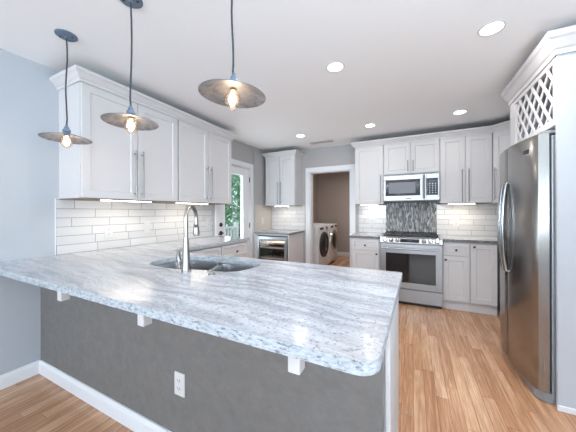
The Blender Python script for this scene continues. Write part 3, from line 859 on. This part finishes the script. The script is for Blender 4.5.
def onface(u0, u1, out, z0, z1):
    return MB().prism([(u0, dF(frontx(u0))-out), (u1, dF(frontx(u1))-out), (u1, dF(frontx(u1))+.002), (u0, dF(frontx(u0))+.002)], z0, z1)
bd = obj('badge', onface(.668, .728, .003, 1.668, 1.700), 'black_gloss', d2)
obj('badge_rim', onface(.664, .732, .002, 1.664, 1.704), 'chrome', bd)
for u in (.05, FW-.05):
    obj('hinge_cover', MB().box(u-.035, u+.035, dF(3.425), dF(3.56), 1.781, 1.80), 'grey_plastic', t, bevel=.004)
gr = MB(); gr.prism([(.01, dF(3.50)), (.01, dF(3.40)), (FW-.05, dF(3.40)), (FW-.006, dF(3.445)), (FW-.006, dF(3.50))], .004, .066)
obj('base_grille', gr, 'grey_plastic', t, bevel=.003)

# enclosure and wine lattice above
EX = 3.4845
t = thing('refrigerator_enclosure', 'white floor to ceiling panel enclosure around the refrigerator', 'cabinet', (EX, 2.202, 0))
obj('side_panel', MB().box(0, XR-EX-.002, 0, .022, 0, 2.30), 'enclosure_paint', t, bevel=.0015)
obj('side_panel', MB().box(0, XR-EX-.002, .842, .862, 0, 2.30), 'enclosure_paint', t, bevel=.0015)
obj('kick_trim', MB().box(-.004, XR-EX-.018, -.012, 0, 0, .035), 'trim', t, bevel=.004)
obj('rack_box', MB().box(.022, XR-EX-.002, .022, .842, 1.826, 1.844).box(.022, XR-EX-.002, .022, .842, 2.28, 2.298).box(XR-EX-.30, XR-EX-.28, .022, .842, 1.844, 2.28), 'cabinet', t)
Y0, Y1, Z0, Z1 = .053, .722, 1.872, 2.228
fr = MB(); fr.box(0, .02, .022, Y0, 1.826, 2.298); fr.box(0, .02, Y1, .842, 1.826, 2.298); fr.box(0, .02, Y0, Y1, 1.826, Z0); fr.box(0, .02, Y0, Y1, Z1, 2.298)
obj('face_frame', fr, 'cabinet', t, bevel=.001)
la = MB()
def strip(c, sgn, x0, x1):
    # line z - Zm = sgn*k*(y - Ym) + c clipped to the opening
    k = 1.2; pts = []
    Ym, Zm = (Y0+Y1)/2, (Z0+Z1)/2
    ya, yb = Y0-.008, Y1+.008; za, zb = Z0-.008, Z1+.008
    cand = []
    for y in (ya, yb):
        z = Zm+sgn*k*(y-Ym)+c
        if za <= z <= zb: cand.append((y, z))
    for z in (za, zb):
        y = Ym+(z-Zm-c)/(sgn*k)
        if ya < y < yb: cand.append((y, z))
    if len(cand) < 2: return
    cand.sort(); (y1_, z1_), (y2_, z2_) = cand[0], cand[-1]
    if abs(y2_-y1_) < .02: return
    d = Vector((y2_-y1_, z2_-z1_)).normalized()*.0; nn = Vector((-(z2_-z1_), y2_-y1_)).normalized()*.0115
    q = [(y1_+nn.x, z1_+nn.y), (y1_-nn.x, z1_-nn.y), (y2_-nn.x, z2_-nn.y), (y2_+nn.x, z2_+nn.y)]
    la.rings([[(x0, y, z) for y, z in q], [(x1, y, z) for y, z in q]])
for i in range(-8, 9):
    strip(i*.150+.02, 1, .003, .010); strip(i*.150+.02, -1, .008, .015)
obj('lattice', la, 'cabinet', t)
CRF = [(0, 2.262), (0.010, 2.262), (0.012, 2.292), (0.022, 2.300), (0.050, 2.345), (0.062, 2.356), (0.066, 2.392), (0, 2.392)]
m = MB(); m.sweep([(EX, 3.066), (EX, 2.200), (XR, 2.200)], CRF, -1)
tag(obj('crown_molding', m, 'cabinet'), 'wide white crown molding around the top of the refrigerator enclosure', 'crown molding')

# ================================================================== LAUNDRY MACHINES
def machine(y0, w, label, cat, dryer):
    t = thing('clothes_dryer' if dryer else 'washing_machine', label, cat, (.13, y0, 0))
    # local front faces +x
    obj('body', MB().box(0, .74, 0, w, .02, .965), 'washer', t, bevel=.012)
    obj('front_panel', MB().box(.74, .765, .003, w-.003, .10, .85), 'washer', t, bevel=.006)
    cp = MB(); cp.rings([[(.74, y, .85), (.768, y, .85), (.758, y, .965), (.74, y, .965)] for y in (.003, w-.003)])
    c_ = obj('control_panel', cp, 'washer', t, bevel=.003)
    obj('dial', MB().lathe([(.001, 0), (.032, 0), (.028, .03), (.001, .03)], (.762, w*.80, .905), 20, 'x'), 'black', c_, smooth=True)
    obj('display', MB().box(.755, .768, w*.18, w*.50, .878, .925), 'black_gloss', c_)
    cy, cz, r = w/2, .55, .275
    ring = MB().lathe([(r, 0), (r, .03), (r-.02, .045), (r-.055, .045), (r-.075, .02), (r-.075, 0)], (.765, cy, cz), 40, 'x', False)
    rg = obj('door_ring', ring, 'chrome' if dryer else 'rubber', t, smooth=True)
    obj('door_glass', MB().lathe([(r-.072, .0), (r-.075, .03), (r-.12, .045), (.001, .05)], (.766, cy, cz), 40, 'x', False), 'black_gloss', rg, smooth=True)
    for y in (.05, w-.05):
        for x in (.06, .68): obj('foot', MB().lathe([(.001, 0), (.022, 0), (.022, .02), (.001, .02)], (x, y, 0), 12), 'rubber', t)
machine(4.99, .70, 'white front loading washer in the laundry room, nearer the doorway', 'washing machine', False)
machine(5.76, .70, 'white front loading dryer with chrome door ring, farther into the laundry room', 'dryer', True)

# ================================================================== OUTLETS AND SWITCHES (local: faces -y)
def outlet(label, loc, rz, kind='outlet', w=.072, h=.118, group=None):
    t = thing('light_switch' if kind == 'switch' else 'power_outlet', label, 'switch' if kind == 'switch' else 'outlet', loc, rz)
    obj('plate', MB().box(-w/2, w/2, -.006, 0, -h/2, h/2), 'plastic', t, bevel=.002)
    if kind == 'switch':
        obj('rocker', MB().box(-.016, .016, -.010, -.006, -.032, .032), 'plastic', t, bevel=.001)
    else:
        for z in (-.021, .021):
            r_ = obj('receptacle', MB().prism([(-.016, -.0085), (.016, -.0085), (.016, -.006), (-.016, -.006)], z-.014, z+.014), 'plastic', t, bevel=.001)
            obj('slot', MB().box(-.009, -.006, -.0092, -.0085, z-.003, z+.007).box(.006, .009, -.0092, -.0085, z-.003, z+.007).box(-.002, .002, -.0092, -.0085, z-.010, z-.006), 'slot', r_)
    return t
outlet('white power outlet low on the grey half wall of the peninsula', (1.570, PW, .374), 0)
outlet('white power outlet on the left tile wall, nearest the camera', (.008, 1.426, 1.078), LZ)
outlet('white rocker switch on the left tile wall, between the two outlets', (.008, 1.826, 1.10), LZ, 'switch')
outlet('white power outlet on the left tile wall, beside the glass door', (.008, 2.76, 1.11), LZ)
outlet('white light switch on the side splash between glass door and wine cooler', (XN2+.008, 4.09, 1.10), LZ, 'switch')
outlet('white power outlet on the tile left of the range mosaic', (2.040, B-.008, 1.095), 0)
outlet('white power outlet on the tile right of the range mosaic', (3.235, B-.008, 1.105), 0)

# ================================================================== UNDER CABINET LIGHTS
def ledbar(label, x0, x1, y0, y1, z, pw):
    t = thing('undercabinet_light', label, 'light fixture', ((x0+x1)/2, (y0+y1)/2, z))
    a, b = (x1-x0)/2, (y1-y0)/2
    obj('housing', MB().box(-a, a, -b, b, -.003, 0), 'plastic', t, bevel=.001)
    obj('diffuser', MB().box(-a+.004, a-.004, -b+.004, b-.004, -.009, -.003), 'led', t)
    light('undercabinet_lamp', 'AREA', ((x0+x1)/2, (y0+y1)/2, z-.012), pw, (1, .86, .66), (0, 0, 0), x1-x0-.01, y1-y0-.01)
zz = HB-.0005
ledbar('lit slim bar light under the left wall cabinet nearest the camera', .225, .265, 1.24, 1.70, zz, 1.0)
ledbar('lit slim bar light under the left wall cabinet beside the glass door', .225, .265, 2.02, 2.50, zz, 1.0)
ledbar('lit slim bar light under the far corner cabinet above the wine cooler', .30, .60, B-.27, B-.23, zz, .8)
ledbar('lit slim bar light under the single door cabinet left of the microwave', 1.90, 2.17, B-.27, B-.23, zz, .45)
ledbar('lit slim bar light under the double door cabinet right of the microwave', 3.11, 3.42, B-.27, B-.23, zz, 1.6)

# ================================================================== CEILING FIXTURES
can = thing('recessed_light', 'large lit recessed ceiling light nearest the refrigerator enclosure crown', 'ceiling light', (3.118, 2.045, H), 0, 'recessed ceiling lights')
obj('trim_ring', MB().lathe([(.060, -.001), (.076, -.001), (.074, -.004), (.064, -.005), (.060, -.004)], (0, 0, 0), 40, 'z', False), 'trim', can, smooth=True)
obj('lens', MB().lathe([(.062, -.0008), (.062, -.0035), (.001, -.004)], (0, 0, 0), 40, 'z', True), 'can_lens', can)
CANS = [(3.118, 2.045), (2.095, 2.018), (3.165, 3.60), (2.138, 3.60), (1.10, 3.60)]
labs = [None, 'lit recessed ceiling light in front of the range area, right of the large pendant', 'lit recessed ceiling light above the right of the range wall',
        'lit recessed ceiling light just before the microwave cabinets', 'lit recessed ceiling light in front of the laundry doorway by the vent']
for (x, y), lb in zip(CANS[1:], labs[1:]): dup(can, (x, y, H), label=lb)
for x, y in CANS:
    light('recessed_lamp', 'AREA', (x, y, H-.012), 1.5 if y > 3 else 11.0, WARM if y > 3 else (1, .96, .92), (0, 0, 0), .11)
t = thing('ceiling_vent', 'narrow grey ceiling air register in front of the laundry doorway', 'vent', (1.275, 4.083, H))
obj('frame', MB().box(-.20, .20, -.055, .055, -.006, -.0005), 'vent', t, bevel=.002)
for i in range(5): obj('slat', MB().box(-.185, .185, -.042+i*.019, -.036+i*.019, -.010, -.006), 'vent', t)

# laundry room light
light('laundry_lamp', 'AREA', (1.3, 5.6, H-.03), 15, (1, .92, .84), (0, 0, 0), .3)

# ================================================================== PENDANTS
def bezdrop(k): return k
def pendant(loc, label, zrim, tilt, wob, rad=.137):
    t = thing('pendant_light', label, 'pendant lamp', (loc[0], loc[1], H), 0, 'pendant lamps over the peninsula')
    c_ = obj('canopy', MB().lathe([(.001, -.0005), (.060, -.0005), (.060, -.006), (.055, -.010), (.012, -.012), (.011, -.022), (.001, -.022)], (0, 0, 0), 36), 'pend_metal', t, smooth=True)
    for a in (0.6, 0.6+PI):
        obj('screw', MB().lathe([(.001, -.010), (.007, -.010), (.006, -.014), (.001, -.014)], (.036*math.cos(a), .036*math.sin(a), 0), 10), 'black', c_)
    top = zrim-H+.085
    pts = []
    for i in range(13):
        f_ = i/12; z = -.02+(top+.02)*f_
        pts.append((math.sin(f_*PI*wob)*.004, math.sin(f_*PI*wob*1.3)*.003, z))
    pts[-1] = (0, 0, top)
    obj('cord', MB().tube(pts, .0045, 10), 'cord', t, smooth=True)
    Rm = Matrix.Translation((0, 0, zrim-H)) @ Matrix.Rotation(tilt[1], 4, tilt[0])
    UP = Matrix.Translation((0, 0, .010))
    def rt(m): m.rot(Rm); return m
    obj('socket', rt(MB().lathe([(.001, .095), (.007, .095), (.009, .082), (.014, .078), (.015, .066), (.021, .062), (.022, .048), (.019, .044), (.021, .040), (.026, .034), (.026, .028), (.001, .028)], (0, 0, 0), 28)), 'pend_metal', t, smooth=True)
    R0 = rad
    sh = obj('shade', rt(MB().lathe([(.018, .0285), (.040, .0255), (R0*.55, .0185), (R0*.9, .0045), (R0, -.0005), (R0, .0015), (R0*.9, .0075), (R0*.55, .022), (.040, .029), (.018, .033)], (0, 0, 0), 56, 'z', False)), 'pend_metal', t, smooth=True)
    obj('shade_lining', rt(MB().lathe([(.018, .0280), (.040, .0250), (R0*.55, .0180), (R0*.9, .0040), (R0-.001, -.0008)], (0, 0, 0), 56, 'z', False)), 'shade_inner', sh, smooth=True)
    obj('bulb_base', rt(MB().lathe([(.001, .03), (.0135, .03), (.0135, .018), (.001, .018)], (0, 0, 0), 20)), 'brass', t, smooth=True)
    bl = obj('bulb', rt(MB().lathe([(.0135, .022), (.018, .018), (.028, .006), (.034, -.010), (.0355, -.022), (.033, -.036), (.024, -.049), (.012, -.060), (.0005, -.062)], (0, 0, 0), 28, 'z', False)), 'bulb_glass', t, smooth=True)
    fl = MB()
    for i in range(4):
        a = i*PI/4*2; fl.tube([(.004*math.cos(a), .004*math.sin(a), -.0), (.010*math.cos(a), .010*math.sin(a), -.036), (.005*math.cos(a+.5), .005*math.sin(a+.5), -.044)], .0018, 6)
    fl.lathe([(.001, .018), (.005, .017), (.004, -.004), (.001, -.006)], (0, 0, 0), 10)
    obj('filament', rt(fl), 'filament', bl)
    p = Rm @ Vector((0, 0, -.03)); 
    light('bulb_lamp', 'POINT', (loc[0]+p.x, loc[1]+p.y, H+p.z), 0.5, (1, .82, .62), radius=.03)
    return t
pendant((.590, .856), 'hanging disc pendant with clear bulb, leftmost and in front of the cabinet side', 1.757, ('Y', 0.0), 2.1)
pendant((1.258, .870), 'hanging disc pendant with clear bulb, middle of the three, before the cabinet doors', 1.765, ('Y', 0.0), 1.2)
pendant((1.956, .880), 'hanging disc pendant with clear bulb, rightmost and largest in view against the ceiling', 1.775, ('Y', R(4)), 2.6, .143)

# ================================================================== OUTSIDE
m = MB(); m.box(-14, 14, -14, 16, -.35, -.30); tag(obj('lawn', m, 'grass'), 'green lawn outside the glass door', 'lawn', kind='structure')
m = MB()
for i in range(12): m.box(-1.75+i*.135, -1.62+i*.135, 1.6, 5.6, -.12, -.09)
struct('floor_deck', m, 'deck')
rl = thing('deck_railing', 'white baluster railing of the deck seen through the glass door', 'railing', (-1.7, 1.6, -.09))
obj('top_rail', MB().box(-.04, .04, 0, 4.0, .93, .97), 'trim', rl, bevel=.004)
obj('bottom_rail', MB().box(-.03, .03, 0, 4.0, .09, .12), 'trim', rl, bevel=.004)
for i in range(3): obj('post', MB().box(-.05, .05, -.05+i*2.0, .05+i*2.0, 0, 1.08), 'trim', rl, bevel=.004)
for i in range(1, 36):
    if i % 18 == 0: continue
    obj('baluster', MB().box(-.018, .018, i*.1111-.018, i*.1111+.018, .12, .93), 'trim', rl)
tag(obj('porch_post', MB().box(-.62, -.52, 4.66, 4.76, -.09, 3.0), 'trim', bevel=.005), 'white square porch post right of the view through the glass door', 'post')
def tree(loc, h, r, n, seed, label):
    rnd = random.Random(seed)
    t = thing('leafy_tree', label, 'tree', loc, 0, 'trees beyond the deck')
    obj('trunk', MB().tube([(0, 0, 0), (.05, .03, h*.4), (0, 0, h*.8)], [.12, .09, .04], 10), 'bark', t, smooth=True)
    bm = bmesh.new()
    for i in range(n):
        while True:
            p = Vector((rnd.uniform(-1, 1), rnd.uniform(-1, 1), rnd.uniform(-1, 1)))
            if .45 < p.length < 1: break
        bump = 1+.25*math.sin(p.x*6+seed)*math.sin(p.z*5)
        q = Vector((p.x*r*bump, p.y*r*bump, h*.52+p.z*h*.48))
        s = rnd.uniform(.05, .11)
        e = Matrix.Rotation(rnd.uniform(0, 6.3), 3, 'Z') @ Matrix.Rotation(rnd.uniform(-1.2, 1.2), 3, 'X')
        vs = [bm.verts.new(q + e @ Vector(v)) for v in ((-s*.5, 0, 0), (0, -s*.15, -s*.1), (s*.6, 0, 0), (0, s*.9, s*.1))]
        bm.faces.new((vs[0], vs[1], vs[2])); bm.faces.new((vs[0], vs[2], vs[3]))
    mm = MB(); mm.bm.free(); mm.bm = bm
    obj('crown', mm, 'leaf', t)
tree((-3.4, 6.3, -.3), 4.2, 1.5, 9000, 1, 'dense green tree directly beyond the deck railing')
tree((-5.0, 10.0, -.3), 4.8, 1.6, 9000, 2, 'bushy green tree farther behind the deck, to the right')
tree((-4.6, 2.4, -.3), 4.6, 1.6, 8000, 3, 'bushy green tree behind the deck, to the left')
